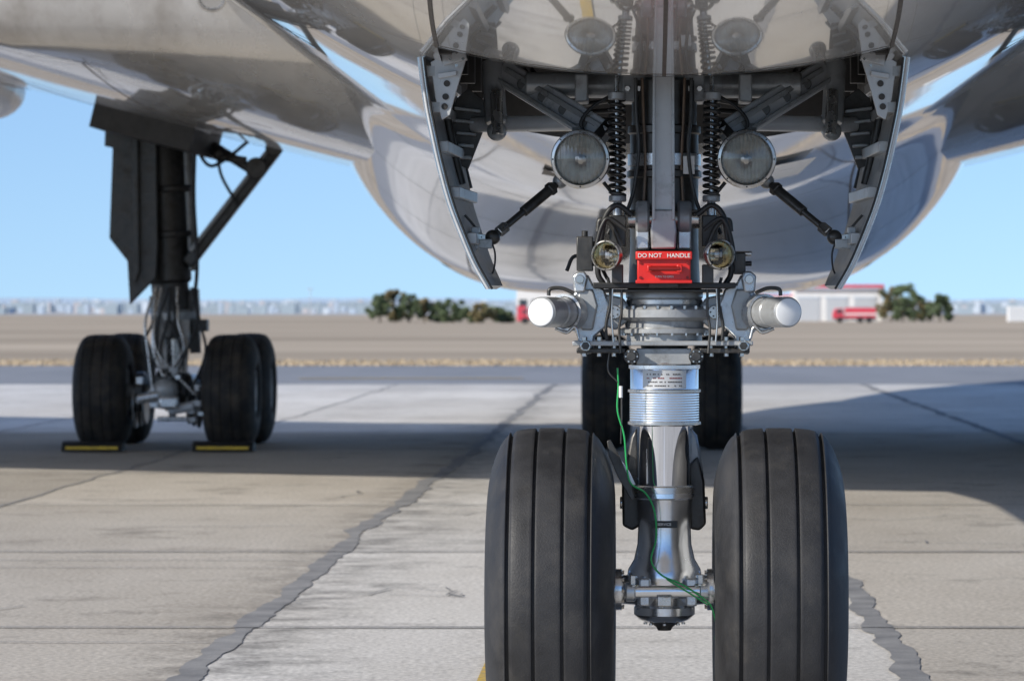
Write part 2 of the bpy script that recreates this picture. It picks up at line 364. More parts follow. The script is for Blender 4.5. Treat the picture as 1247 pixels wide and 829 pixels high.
# nose gear side doors
def door(s):
    prof=[(508,70),(511,95),(516,130),(523,165),(532,205),(544,248),(560,290),(574,322),(591,352)]
    n=len(prof); cols=9;V=[];Fc=[]
    Pf=catmull([S(x,y,-.3) for x,y in prof],3); n=len(Pf)
    for side in(0,1):
        for i,p in enumerate(Pf):
            t=i/(n-1); tan=(Pf[min(i+1,n-1)]-Pf[max(i-1,0)]).normalized(); nn=Vector((-tan.z,0,tan.x)); nn=nn if nn.x>0 else -nn
            ln=.12+1.25*(1-t)**.75
            for k in range(cols):
                q=p+nn*(.022*side)+Vector((.03*k/(cols-1),ln*k/(cols-1),0))
                V.append(Vector((q.x if s<0 else -q.x-.0,q.y,q.z)))
    m=n*cols
    for side in(0,1):
        for i in range(n-1):
            for k in range(cols-1):
                a=side*m+i*cols+k; Fc.append((a,a+1,a+cols+1,a+cols))
    for i in range(n-1):
        for k in(0,cols-1):
            a=i*cols+k; Fc.append((a,a+cols,a+cols+m,a+m))
    for k in range(cols-1):
        for i in(0,n-1):
            a=i*cols+k; Fc.append((a,a+1,a+1+m,a+m))
    o=mk('nose_gear_door',V,Fc,'skin',AP,angle=30)
    o.data.materials.append(M['grey']); o.data.materials.append(M['steel'])
    for p in o.data.polygons:
        nn=p.normal
        if nn.x*s<-.4 and abs(nn.y)<.5: p.material_index=1
        elif nn.y<-.6: p.material_index=2
    X=lambda v: Vector((v.x if s<0 else -v.x,v.y,v.z))
    tube('door_edge_seal',[X(S(x+3.5,y,-.305)) for x,y in prof],.0045,'lgrey',AP)
    tube('door_edge_gap',[X(S(x+8.5,y,-.302)) for x,y in prof],.0035,'black',AP)
    for k in range(5):
        t=.12+.16*k; i=int(t*(n-1)); p=Pf[i]; ln=.12+1.25*(1-t)**.75
        beam('door_rib',X(p+Vector((.035,.03,0))),X(p+Vector((.06,ln*.9,0))),.035,.03,'grey',AP)
    for yy in(.15,.6):
        pp=[X(Vector((Pf[i].x+.045,yy,Pf[i].z))) for i in range(1,int(n*.62),2)]
        tube('door_frame_rib',pp,.014,'dgrey',AP)
    def pl(name,poly,y,th,mat):
        A=[S(a,b_,y) for a,b_ in poly]; A=[X(a) for a in A]; k=len(A)
        V=A+[a+Vector((0,th,0)) for a in A]
        mk(name,V,[tuple(range(k)),tuple(range(2*k-1,k-1,-1))]+[(i,(i+1)%k,k+(i+1)%k,k+i) for i in range(k)],mat,AP,bevel=.002)
    pl('door_hinge_plate',[(524,76),(545,64),(562,66),(567,74),(556,110),(548,140),(538,146),(530,120)],-.27,.02,'lgrey')
    pl('door_hinge_flange',[(537,66),(566,62),(568,72),(540,80)],-.29,.08,'lgrey')
    pl('door_hinge_flange',[(533,90),(556,86),(556,92),(534,96)],-.29,.03,'lgrey')
    pl('door_inner_panel',[(556,120),(570,108),(589,122),(592,150),(570,206),(556,200),(548,150)],.35,.03,'dgrey')
    for k in range(5):
        a=X(S(553+k*1.5,132+k*15,.33)); b_=X(S(586-k*3.0,136+k*14,.33)); beam('door_panel_louvre',a,b_,.012,.02,'grey',AP)
    for yy_ in(102,118,130): 
        c=X(S(546-(yy_-84)*.1,yy_,-.272)); cyl('hinge_plate_hole',c,c+Vector((0,-.003,0)),.010,'bay',AP,seg=16)
    bolts('hinge_bolts',X(S(556,72,-.30)),(0,-1,0),.02,4,.005,.006,'steel',AP)
    a=X(S(600,289,-.12)); b_=X(S(682,221,.05))
    cyl('door_rod',a,b_,.011,'dgrey',AP)
    cyl('door_rod_sleeve',a.lerp(b_,.45),a.lerp(b_,.85),.017,'dgrey',AP)
    cyl('door_rod_nut',a.lerp(b_,.08),a.lerp(b_,.2),.018,'steel',AP,seg=6)
    cyl('door_rod_nut',a.lerp(b_,.83),a.lerp(b_,.9),.022,'dgrey',AP,seg=6)
    ball('rod_end',a,.024,'dgrey',AP); ball('rod_end',b_,.024,'grey',AP)
    box('rod_bracket',X(S(588,297,-.12)),(.06,.05,.03),'grey',AP)
    box('rod_bracket',X(S(579,290,-.12)),(.025,.07,.07),'grey',AP)
    tube('door_cable',[X(S(*q,-.14)) for q in((597,290),(603,310),(600,332),(590,334),(584,322))],.003,'black',AP)
    tube('door_cable',[X(S(*q,-.12)) for q in((566,262),(578,276),(586,290))],.004,'dgrey',AP)
door(-1);door(1)
# ================================================================== WHEEL
def wheel(c,R_,W,parent,tm='tyre',grooves=(-.62,-.22,.22,.62),seg=112):
    hw=W/2
    pts=[(0,1),(.25,.998),(.5,.988),(.68,.957),(.8,.90),(.9,.81),(.97,.71),(1,.60),(.985,.52),(.92,.46),(.84,.43)]
    us=[p[0] for p in pts]; 
    idx=list(range(len(pts))); half=[]
    for k in range(0,(len(pts)-1)*6+1):
        a=k/6; half.append((hermite(idx,us,a),hermite(idx,[p[1] for p in pts],a)))
    prof=[(-u,r) for u,r in half[::-1]][:-1]+half
    def rr(u):
        return np.interp(abs(u),[h[0] for h in half[:40]],[h[1] for h in half[:40]])
    core=[p for p in prof if abs(p[0])>.8 or all(abs(p[0]-g)>.05 for g in grooves)]
    for g in grooves:
        r=rr(g); gw=.0055/hw; d=.011/R_
        core+=[(g-gw*1.5,r),(g-gw,r-.002),(g-gw*.8,r-d),(g+gw*.8,r-d),(g+gw,r-.002),(g+gw*1.5,r)]
    top=sorted([p for p in core if p[1]>.62],key=lambda p:p[0])
    left=[p for p in prof if p[0]<0 and p[1]<=.62]; right=[p for p in prof if p[0]>0 and p[1]<=.62]
    fp=left+top+right
    lathe('tyre',c,(1,0,0),[(u*hw,r*R_) for u,r in fp],tm,parent,seg=seg,angle=50,caps=False)
    for s in(-1,1):
        lathe('wheel_rim',c,(s,0,0),[(hw*.80,R_*.45),(hw*.86,R_*.44),(hw*.84,R_*.40),(hw*.55,R_*.37),(hw*.45,R_*.30),(hw*.5,R_*.18),(hw*.62,R_*.15),(hw*.66,R_*.06)],'lgrey',parent)
        bolts('wheel_bolts',Vector(c)+Vector((s*hw*.46,0,0)),(s,0,0),R_*.26,10,.014,.015,'steel',parent)
# ================================================================== NOSE GEAR
NG=empty('nose_landing_gear',(0,0,0))
CX=.003
wheel((-.353,0,.525),.525,.400,NG); wheel((.364,0,.525),.525,.412,NG)
zz=lambda py:(925-py)*K
def vlathe(name,prof,mat,y=0,cx=None,seg=56,angle=32):
    c=Vector((CX if cx is None else cx,y,0)); lathe(name,c,(0,0,1),[(zz(py),r*K) for py,r in prof[::-1]],mat,NG,seg=seg,angle=angle)
cyl('axle',(-.30,0,.535),(.31,0,.535),.04,'satin',NG)
lathe('axle_housing',(CX,0,.54),(1,0,0),[(-.155,.05),(-.155,.066),(-.135,.066),(-.13,.046),(-.09,.05),(-.04,.068),(.04,.068),(.09,.05),(.13,.046),(.135,.066),(.155,.066),(.155,.05)],'satin',NG)
for s in(-1,1): bolts('housing_bolts',(CX+s*.135,0,.54),(-s,0,0),.057,10,.006,.008,'steel',NG)
vlathe('lower_strut_casting',[(597,31),(598,36),(605,36.5),(607,34),(640,32),(662,33),(680,37),(692,44),(704,46),(720,40),(735,34),(738,37),(747,37),(753,31),(757,22)],'satin')
vlathe('jacking_nut',[(755,15),(757,17),(762,10),(766,8)],'dgrey',y=-.02)
bolts('base_bolts',(CX,0,zz(757)),(0,0,-1),.06,8,.006,.006,'steel',NG)
vlathe('chrome_piston',[(512,31),(598,31)],'chrome')
vlathe('piston_collar',[(590,33),(592,36),(599,36.5),(601,34)],'steel')
cyl('tow_bar_pin',S(763,720,-.10),S(863,719,-.10),.0235,'satin',NG)
for px in(768,858): cyl('tow_pin_cap',S(px-6,720,-.1),S(px+6,720,-.1),.031,'alu',NG)
for px in(785,842): boxp('tow_lug',px-7,704,px+7,738,-.115,.10,'alu',NG,.006)
for px,py in((771,706),(853,705)):
    cyl('cap_bolt',S(px,py+8,-.11),S(px,py-6,-.11),.013,'steel',NG,seg=6); cyl('cap_bolt_washer',S(px,py+8,-.11),S(px,py+5,-.11),.02,'steel',NG)
boxp('grease_block',800,726,818,738,-.13,.05,'steel',NG)
vlathe('upper_cylinder',[(440,38),(446,41.5),(514,41.5),(516,36),(518,33)],'satin')
vlathe('cylinder_ring',[(443,40),(444,43.5),(448,43.5),(449,41)],'satin')
pr=[(475,41)]
for k in range(12): pr+=[(476+k*3.1,42.2),(477.2+k*3.1,42.5),(478.4+k*3.1,42.15)]
pr+=[(514,41)]
vlathe('ribbed_band',pr,'satin')
vlathe('ring',[(473,42),(474,44.5),(476.5,44.5),(477.5,42)],'steel')
vlathe('ring',[(512,42),(513,44.5),(516,44.5),(517,40)],'steel')
V=[];Fc=[];n=14
for i in range(n+1):
    a=rad(-38+76*i/n)
    for z in(450,472): V.append(Vector((CX+math.sin(a)*42.6*K,-math.cos(a)*42.6*K,zz(z))))
for i in range(n): Fc.append((2*i,2*i+1,2*i+3,2*i+2))
mk('data_plate',V,Fc,'lgrey',NG)
for r in range(4):
    V=[];Fc=[]
    for i in range(22):
        if random.random()<.25: continue
        a0=rad(-30+60*i/22); a1=a0+rad(1.9); q=42.9*K; z0=zz(454+r*4.6); b0=len(V)
        for a in(a0,a1):
            for z in(z0,z0-.004): V.append(Vector((CX+math.sin(a)*q,-math.cos(a)*q,z)))
        Fc.append((b0,b0+1,b0+3,b0+2))
    mk('data_plate_print',V,Fc,'seam' if r!=1 else 'dred',NG,smooth=False)
boxp('black_data_tag',793,634,825,642.5,-33.5*K,.004,'black',NG,.001)
text('tag_text','SERVICE',.012,S(809,638.3,-34*K-.001),'letter',NG)
vlathe('neck',[(418,30),(424,28),(440,28),(443,36)],'dgrey')
for px in(769,848):
    cyl('hose_fitting',S(px,434,-.16),S(px,434,-.02),.024,'dgrey',NG); cyl('hose_fitting_face',S(px,434,-.168),S(px,434,-.15),.014,'dgrey',NG)
    bolts('fitting_bolts',S(px,434,-.16),(0,-1,0),.018,6,.003,.004,'steel',NG)
boxp('fitting_bridge',775,424,842,444,-.10,.05,'grey',NG)
boxp('lower_steering_plate',697,415,917,421,-.13,.26,'grey',NG)
boxp('lower_plate_lip',702,424,762,430,-.12,.2,'dgrey',NG)
boxp('lower_plate_lip',852,424,913,430,-.12,.2,'dgrey',NG)
for px in(712,730,748,866,884,903):
    cyl('plate_bolt',S(px,410,-.10),S(px,434,-.10),.0075,'steel',NG,seg=6)
boxp('upper_steering_plate',722,344,896,351,-.18,.34,'black',NG)
boxp('upper_plate_edge',736,352,880,356,-.14,.3,'dgrey',NG)
vlathe('steering_collar',[(350,44),(356,47),(362,47),(364,45),(372,45),(374,57),(377,60),(386,60),(389,56),(391,48),(398,48),(400,54),(405,54),(407,46),(416,46)],'grey')
bolts('collar_bolts',(CX,0,zz(376)),(0,0,1),.15,22,.007,.01,'steel',NG)
bolts('collar_bolts',(CX,0,zz(405)),(0,0,-1),.135,18,.006,.008,'steel',NG)
vlathe('collar_band',[(364,45.5),(365,46.5),(370,46.5),(371,45.5)],'steel')
for s in(-1,1):
    m=(lambda v: v) if s<0 else (lambda v: Vector((-v.x+.006,v.y,v.z)))
    f=m(S(659,380,-.30)); b_=m(S(722,381,.06)); ax=(b_-f).normalized()
    lathe('steering_actuator',f,b_-f,[(0,.043),(.004,.0475),(.10,.0475),(.104,.044),(.11,.044),(.114,.0475),(.30,.0475),(.31,.05),(.36,.05)],'grey',NG,seg=44)
    lathe('actuator_end_cap',f,b_-f,[(-.006,.036),(-.003,.042),(.004,.0425)],'white',NG,seg=44)
    lathe('actuator_clamp',f+ax*.17,ax,[(0,.05),(0,.058),(.05,.058),(.05,.05)],'alu',NG,caps=False,seg=44)
    def bp_(name,poly,y,th,mat,bev=.006):
        A=[m(S(a,c,y)) for a,c in poly]; k=len(A); V=A+[a+Vector((0,th,0)) for a in A]
        mk(name,V,[tuple(range(k)),tuple(range(2*k-1,k-1,-1))]+[(i,(i+1)%k,k+(i+1)%k,k+i) for i in range(k)],mat,NG,bevel=bev)
    bp_('actuator_bracket',[(702,338),(716,334),(722,346),(736,352),(742,372),(738,398),(724,410),(722,430),(706,432),(703,408),(692,396),(690,368),(700,356)],-.07,.08,'alu')
    bp_('bracket_web',[(705,352),(722,352),(728,372),(722,402),(708,402),(700,380)],-.10,.04,'grey')
    bp_('bracket_ear',[(697,336),(704,330),(712,330),(716,338),(712,356),(699,356)],-.11,.05,'alu')
    cyl('bracket_pin',m(S(706,340,-.14)),m(S(706,340,-.03)),.014,'steel',NG)
    cyl('bracket_pin',m(S(713,421,-.14)),m(S(713,421,.02)),.017,'steel',NG); cyl('bracket_pin_nut',m(S(713,421,-.155)),m(S(713,421,-.14)),.013,'dgrey',NG,seg=6)
    bp_('inner_lever',[(736,358),(758,362),(766,372),(764,392),(750,402),(738,398)],-.06,.07,'grey')
    cyl('lever_pin',m(S(748,380,-.09)),m(S(748,380,.03)),.022,'steel',NG); bolts('lever_bolts',m(S(748,380,-.09)),(0,-1,0),.013,5,.003,.004,'dgrey',NG)
    cyl('actuator_rod',m(S(722,381,.0)),m(S(760,381,.0)),.018,'chrome',NG)
    tube('actuator_pipe',[m(S(*q,-.2)) for q in((668,360),(670,352),(684,351),(699,357))],.006,'dgrey',NG)
    tube('actuator_pipe',[m(S(*q,-.16)) for q in((676,400),(690,405),(700,398),(705,412))],.005,'steel',NG)
    boxp('valve_block',*( (702,288,722,330) if s<0 else (894,308,908,334)),-.08,.08,'dgrey',NG)
    for q in range(3):
        if s<0 or q>0: cyl('valve_fitting',m(S(703,297+q*12,-.05)),m(S(725,297+q*12,-.05)),.008,'steel' if q%2 else 'dgrey',NG,seg=12)
    if s<0: cyl('valve_knob',m(S(712,288,-.05)),m(S(712,281,-.05)),.010,'dgrey',NG)
    tube('brake_pipe',[m(S(*q,-.15)) for q in((746,352),(745,372),(745,392),(747,416))],.0032,'steel',NG)
    tube('brake_pipe',[m(S(*q,-.15)) for q in((740,338),(743,352),(743,372),(738,395),(739,414))],.005,'black',NG)
    tube('brake_pipe',[m(S(*q,-.15)) for q in((757,352),(757,380),(754,400),(756,430))],.0042,'dgrey',NG)
    tube('hose',[m(S(*q,-.10)) for q in((770,262),(752,250),(738,262),(732,290),(728,330),(735,346))],.009,'black',NG)
    tube('hose',[m(S(*q,-.13)) for q in((762,280),(742,266),(733,275),(727,296),(724,318))],.007,'black',NG)
    tube('hose',[m(S(*q,-.06)) for q in((757,300),(745,275),(731,268),(728,282))],.008,'dgrey',NG)
    tube('hose',[m(S(*q,-.05)) for q in((733,352),(727,372),(735,408),(760,424),(768,434))],.007,'black',NG)
    if s<0: tube('hose',[m(S(*q,.02)) for q in((690,330),(700,312),(726,318),(740,340))],.006,'black',NG)
    cyl('spring_rod',m(S(751,92,.02)),m(S(752,292,-.02)),.008,'steel',NG)
    pts=[]; a0=m(S(751,122,.02)); a1=m(S(752,238,-.01))
    for k in range(15*10+1):
        t=k/150; c=a0.lerp(a1,t); an=2*math.pi*15*t; pts.append(c+Vector((.023*math.cos(an),.023*math.sin(an),0)))
    tube('coil_spring',pts,.0062,'dgrey',NG,seg=7,res=1)
    cyl('spring_cup',m(S(751,112,.02)),m(S(751,122,.02)),.028,'grey',NG); cyl('spring_cup',m(S(752,238,-.01)),m(S(752,246,-.01)),.028,'grey',NG)
    cyl('spring_end',m(S(752,246,-.01)),m(S(752,268,-.01)),.014,'alu',NG)
    boxp('spring_foot',*((742,262,762,300) if s<0 else (855,262,874,300)),-.04,.06,'dgrey',NG)
    beam('drag_brace_arm',m(S(612,88,.30)),m(S(738,166,.05)),.085,.05,'lgrey',NG,.006)
    beam('drag_brace_rib',m(S(618,86,.27)),m(S(740,160,.02)),.018,.03,'grey',NG,.003)
    beam('drag_brace_rib',m(S(606,97,.27)),m(S(728,173,.02)),.014,.03,'grey',NG,.003)
    for t in(.2,.4,.6,.8): 
        c=m(S(612,88,.30)).lerp(m(S(738,166,.05)),t); cyl('brace_hole_ring',c+Vector((0,-.034,0)),c+Vector((0,-.027,0)),.018,'dgrey',NG)
    cyl('cross_tube',m(S(575,152,.35)),m(S(700,150,.2)),.026,'lgrey',NG); cyl('cross_tube_nut',m(S(600,151,.33)),m(S(616,151,.32)),.036,'grey',NG)
    cyl('retract_jack',m(S(600,75,.3)),m(S(604,150,.25)),.035,'grey',NG); cyl('retract_jack_rod',m(S(604,110,.24)),m(S(606,165,.2)),.02,'steel',NG)
    ball('jack_end',m(S(605,160,.22)),.032,'grey',NG)
    beam('light_bracket',m(S(741,150,.05)),m(S(722,172,-.03)),.03,.02,'dgrey',NG)
    beam('light_bracket',m(S(700,150,.12)),m(S(706,170,-.02)),.03,.02,'grey',NG)
    beam('light_bracket',m(S(745,215,.05)),m(S(735,200,-.03)),.02,.02,'grey',NG)
    tube('lamp_cable',[m(S(*q,.05)) for q in((712,165),(708,148),(722,130),(742,118))],.006,'black',NG)
    tube('lamp_cable',[m(S(*q,.0)) for q in((735,222),(748,240),(752,260),(740,285))],.006,'black',NG)
    for q in range(4):
        tube('bay_hose',[m(S(620+q*9,84,.5)),m(S(640+q*12,110+q*5,.45)),m(S(690+q*8,128+q*7,.4)),m(S(760,120+q*14,.3))],.008,'black' if q%2 else 'dgrey',NG)
# lamps: open housing, concave reflector, bulb with shield, domed lens
def lamp(name,c,r,dr,depth=.09,tint='chrome'):
    g=frame(dr)[0]; c=Vector(c)
    lathe(name+'_housing',c,g,[(-depth*1.15,r*.10),(-depth*1.15,r*.35),(-depth*.85,r*.66),(-depth*.35,r*.96),(-.004,r*1.0),(0,r*1.0)],'grey',NG,seg=48,caps=False)
    lathe(name+'_bezel',c,g,[(-.012,r*.97),(-.012,r*1.03),(.006,r*1.055),(.014,r*1.02),(.016,r*.93),(.008,r*.90),(0.0,r*.90)],'steel',NG,seg=56,caps=False)
    lathe(name+'_reflector',c,g,[(-.001,r*.93),(-depth*.25,r*.80),(-depth*.5,r*.58),(-depth*.68,r*.34),(-depth*.75,r*.12),(-depth*.76,r*.01)],tint,NG,seg=48,caps=False,angle=80)
    lathe(name+'_bulb_shield',c,g,[(-depth*.72,r*.07),(-depth*.45,r*.07),(-depth*.35,r*.15),(-depth*.28,r*.14),(-depth*.25,r*.03)],'bulb',NG,seg=20)
    lathe(name+'_lens',c,g,[(.004,r*.91),(.012,r*.75),(.019,r*.5),(.023,r*.25),(.024,r*.01)],'glass',NG,seg=48,caps=False,angle=80)
    lathe(name+'_lens_back',c,g,[(.001,r*.91),(.009,r*.75),(.016,r*.5),(.020,r*.25),(.021,r*.01)],'glass',NG,seg=48,caps=False,angle=80)
    bolts(name+'_screws',c+g*.012,g,r*.975,8,.003,.004,'dgrey',NG)
M['lens_back']=pm('lamp_reflector',(.72,.72,.70),.2,1,.3,25,rv=.08)
M['lens_amber']=pm('lamp_reflector_warm',(.85,.75,.52),.14,1,.2,40,rv=.05)
lamp('landing_light',S(707,194,-.08),.0885,(-.06,-1,-.04),.10,'lens_back')
lamp('landing_light',S(909,194,-.08),.0885,(.06,-1,-.04),.10,'lens_back')
lamp('taxi_light',S(739,311,-.24),.0455,(-.35,-1,0),.07,'lens_amber')
lamp('taxi_light',S(876,310,-.24),.0455,(.35,-1,0),.07,'lens_amber')
for px in(752,862): boxp('taxi_light_mount',px-7,322,px+7,345,-.2,.05,'dgrey',NG)
vlathe('main_strut',[(96,40),(150,40),(152,45),(160,45),(162,42),(205,42),(207,46),(214,46),(216,42),(300,42),(345,44)],'dgrey',y=.14)
vlathe('strut_band',[(185,43),(186,45),(200,45),(201,43)],'alu',y=.14)
beam('centre_brace',S(808,90,-.12),S(808,268,-.12),26*K,.06,'lgrey',NG,.004)
for dx in(-11.5,11.5): beam('brace_flange',S(808+dx,90,-.16),S(808+dx*1.05,268,-.16),3.5*K,.04,'grey',NG,.002)
plate('brace_lug',[(795,255),(821,255),(824,280),(823,303),(793,303),(792,280)],-.16,.1,'grey',NG,.006)
for a,b_ in((774,791),(825,842)):
    cyl('lug_disc',S(a,267,-.02),S(b_,267,-.02),.058,'grey',NG,seg=40); cyl('lug_pin',S(a-5,267,-.02),S(b_+5,267,-.02),.022,'steel',NG)
    boxp('lug_cheek',a,266,b_,304,-.06,.10,'alu',NG,.006)
cyl('lug_cross_pin',S(764,267,-.02),S(852,267,-.02),.03,'steel',NG)
cyl('trunnion_bar',S(640,104,.22),S(976,104,.22),.042,'grey',NG)
for a,b_ in((757,786),(832,858),(700,716),(900,916)): boxp('trunnion_clamp',a,90,b_,124,.1,.18,'grey',NG,.006)
for a in(764,779,838,852): cyl('trunnion_bolt',S(a,108,.07),S(a,108,.1),.01,'steel',NG,seg=6)
for s in(-1,1):
    tube('strut_pipe',[S(808+s*q[0],q[1],.02) for q in((34,95),(33,140),(30,180),(36,230),(46,262))],.006,'dgrey',NG)
    tube('strut_pipe',[S(808+s*q[0],q[1],.04) for q in((26,95),(24,150),(22,200),(24,250))],.005,'rust',NG)
boxp('strut_placard',832,190,846,212,.02,.01,'letter',NG,.001)
boxp('red_control_box',776,312,841,343.5,-.27,.12,'red',NG,.004)
boxp('red_box_lid',774,306,843,316,-.285,.14,'red',NG,.003)
boxp('red_box_flange',774,341,843,345,-.28,.13,'red',NG,.002)
text('box_lettering','DO NOT   HANDLE',.0185,S(808.5,311.3,-.2865),'letter',NG)
cyl('red_box_handle',S(790,327,-.30),S(828,327,-.30),.008,'dred',NG); boxp('handle_end',824,322,831,332,-.305,.03,'red',NG)
boxp('handle_end',788,323,794,331,-.305,.03,'red',NG)
text('box_small_text','TURN TO OPEN',.008,S(809,337,-.2712),'letter',NG)
for px in(780,837):
    for py in(320,338): cyl('box_screw',S(px,py,-.275),S(px,py,-.268),.0045,'dred',NG,seg=10)
boxp('box_support',790,344,826,350,-.25,.1,'dgrey',NG)
def ypl(name,poly,y,th,mat): plate(name,poly,y,th,mat,NG,.008)
ypl('torque_link',[(757,588),(765,578),(778,582),(780,640),(770,646),(758,640)],.06,.09,'dgrey')
ypl('torque_link',[(838,566),(850,555),(858,585),(860,638),(852,646),(840,644)],.06,.09,'dgrey')
ypl('torque_link_arm',[(840,520),(849,530),(857,578),(848,600),(838,590)],.08,.05,'grey')
ypl('torque_link_arm',[(776,520),(768,532),(760,578),(768,600),(778,590)],.08,.05,'dgrey')
cyl('torque_pin',S(755,612,.1),S(862,612,.1),.02,'steel',NG)
plate('tow_release_lever',[(739,537),(743,535),(755,556),(768,588),(773,607),(769,609),(752,580),(742,556)],-.09,.015,'dgrey',NG,.002)
plate('tow_release_lever_2',[(742,548),(749,549),(767,575),(774,590),(768,591),(754,572)],-.07,.015,'alu',NG,.002)
tube('green_wire',[S(*q,-.13) for q in((752,448),(753,470),(752,500),(760,530),(763,565),(768,588),(786,600),(797,622),(799,655),(793,682),(806,700),(832,712),(856,728),(866,738),(872,760),(871,778))],.0028,'green',NG)
tube('green_wire_2',[S(*q,-.14) for q in((812,705),(840,722),(862,736))],.0025,'green',NG)
tube('drain_line',[S(*q,-.13) for q in((742,430),(741,452),(755,470),(757,500),(756,540))],.0026,'dgrey',NG)
cyl('drain_tag',S(756,470,-.14),S(756,484,-.14),.006,'letter',NG)
# ================================================================== MAIN GEARS
YM=25.7
def maingear(side,name):
    G=empty(name,(side*4.87,YM,0))
    def m(px,py,dy=0):
        v=S(px,py,YM+dy); return v if side<0 else Vector((-v.x,v.y,v.z))
    xs=(5.53,4.25)
    for dy in(0.25,1.95):
        for x in xs: wheel((side*x,YM+dy,.575),.575,.53 if dy<1 else .5,G,'mtyre',(-.55,-.2,.2,.55),seg=64)
        cyl('bogie_axle',(side*5.5,YM+dy,.575),(side*4.2,YM+dy,.575),.08,'grey',G)
        for x in(5.1,4.66): cyl('brake_unit',(side*x,YM+dy,.575),(side*(x+.12),YM+dy,.575),.2,'dgrey',G); 
    cyl('bogie_beam',(side*4.87,YM-.05,.6),(side*4.87,YM+2.2,.6),.12,'grey',G)
    ball('bogie_front_end',(side*4.87,YM-.1,.6),.13,'grey',G)
    def q(px,py,dy=.6): return m(px,py,dy)
    cyl('oleo_piston',q(215,478),q(214,395),.095,'steel',G)
    cyl('oleo_cylinder',q(214,412),q(205,330),.19,'dgrey',G)
    cyl('oleo_collar',q(214,392),q(213,378),.24,'grey',G)
    cyl('upper_leg',q(206,345),q(196,135),.23,'dgrey',G)
    cyl('leg_side_tube',q(232,330),q(224,140),.07,'grey',G)
    cyl('leg_side_tube',q(178,340,.4),q(172,140,.4),.08,'dgrey',G)
    for py in(180,235,290): cyl('leg_clamp',q(205,py),q(204.5,py-8),.25,'dgrey',G)
    beam('leg_fork',q(190,360),q(195,420),.12,.15,'grey',G); beam('leg_fork',q(236,352),q(238,430),.1,.14,'dgrey',G)
    box('torque_pivot',q(245,396,.3),(.14,.2,.12),'dgrey',G,.01)
    beam('torque_arm',q(192,385,.1),q(200,450,-.05),.10,.08,'grey',G); beam('torque_arm',q(226,390,.1),q(222,455,-.05),.09,.08,'grey',G)
    for k in range(12):
        a=random.uniform(186,244); tube('gear_hose',[q(a,350,.1),q(a+random.uniform(-14,10),390,.0),q(a+random.uniform(-16,16),430,-.05),q(random.uniform(175,245),480,-.1)],.014,'black' if k%3 else 'steel',G)
    for k in range(24):
        box('brake_fitting',q(random.uniform(168,248),random.uniform(450,512),-.12),(random.uniform(.04,.10),.08,random.uniform(.03,.09)),random.choice(['grey','dgrey','alu','dgrey','lgrey']),G,.008)
    cyl('steer_link',q(168,486,-.15),q(200,480,-.15),.05,'alu',G); cyl('steer_link',q(205,500,-.15),q(236,494,-.15),.05,'lgrey',G)
    box('bogie_pitch_trim',q(206,490,-.2),(.20,.15,.13),'alu',G,.03)
    for k in range(3): cyl('disc_brake_ring',q(164+k*6,492,.25),q(167+k*6,492,.25),.24-.02*k,'dgrey' if k%2 else 'grey',G); cyl('disc_brake_ring',q(244-k*6,492,.25),q(241-k*6,492,.25),.24-.02*k,'dgrey' if k%2 else 'grey',G)
    cyl('bogie_pin',q(192,510,-.2),q(228,510,-.2),.025,'alu',G)
    mf=lambda a,b_,c:(lambda v:v if side<0 else Vector((-v.x,v.y,v.z)))(S(a,b_,c))
    plate('gear_leg_door',[(129,130),(142,128),(190,142),(192,300),(190,338),(158,371),(155,318),(133,290),(137,180),(127,178)],YM+.15,.07,'dgrey',G,.01,fn=mf)  # dark grey carries the shade on this door and its rib
    plate('gear_door_rib',[(160,150),(168,150),(170,330),(164,345)],YM+.08,.06,'dgrey',G,.01,fn=mf)
    beam('side_brace',q(336,182,.6),q(228,322,.5),.13,.16,'dgrey',G,.02)
    beam('side_brace_rib',q(326,184,.5),q(232,306,.4),.04,.1,'grey',G,.01)
    cyl('side_brace_joint',q(312,205,.35),q(312,205,.75),.11,'dgrey',G); cyl('side_brace_top',q(334,180,.3),q(334,180,.8),.09,'dgrey',G)
    cyl('lock_link',q(226,158,.5),q(312,210,.5),.05,'dgrey',G); cyl('lock_link',q(262,190,.45),q(300,196,.45),.04,'dgrey',G)
    ball('lock_joint',q(266,186,.45),.08,'dgrey',G)
    tube('lock_hose',[q(232,165,.4),q(252,200,.4),q(272,196,.4),q(305,170,.4)],.018,'black',G); tube('lock_hose',[q(240,160,.4),q(262,182,.4),q(270,215,.4),q(290,250,.4)],.016,'black',G)
    tube('leg_hose',[q(238,160,.2),q(236,240,.2),q(240,320,.2),q(236,372,.1)],.02,'black',G)
    box('trunnion_beam',q(200,136,.6),(.52,.5,.14),'dgrey',G,.02,rot=Matrix.Rotation(side*-.24,3,'Y'))
    return G
maingear(-1,'main_landing_gear'); maingear(1,'main_landing_gear')
CG=empty('centre_landing_gear',(.03,YM,0))
wheel((-.50,YM+.3,.575),.575,.50,CG,'mtyre',(-.5,0,.5),seg=64); wheel((.60,YM+.3,.575),.575,.50,CG,'mtyre',(-.5,0,.5),seg=64)
cyl('centre_axle',(-.5,YM+.3,.575),(.6,YM+.3,.575),.08,'grey',CG); cyl('centre_strut',(.03,YM+.3,.55),(.03,YM+.3,1.9),.17,'dgrey',CG)
cyl('centre_piston',(.03,YM+.3,.5),(.03,YM+.3,.95),.11,'steel',CG)
beam('centre_brace',(.03,YM+.5,.95),(.03,YM+2.2,1.8),.15,.1,'dgrey',CG,nrm=(1,0,0))
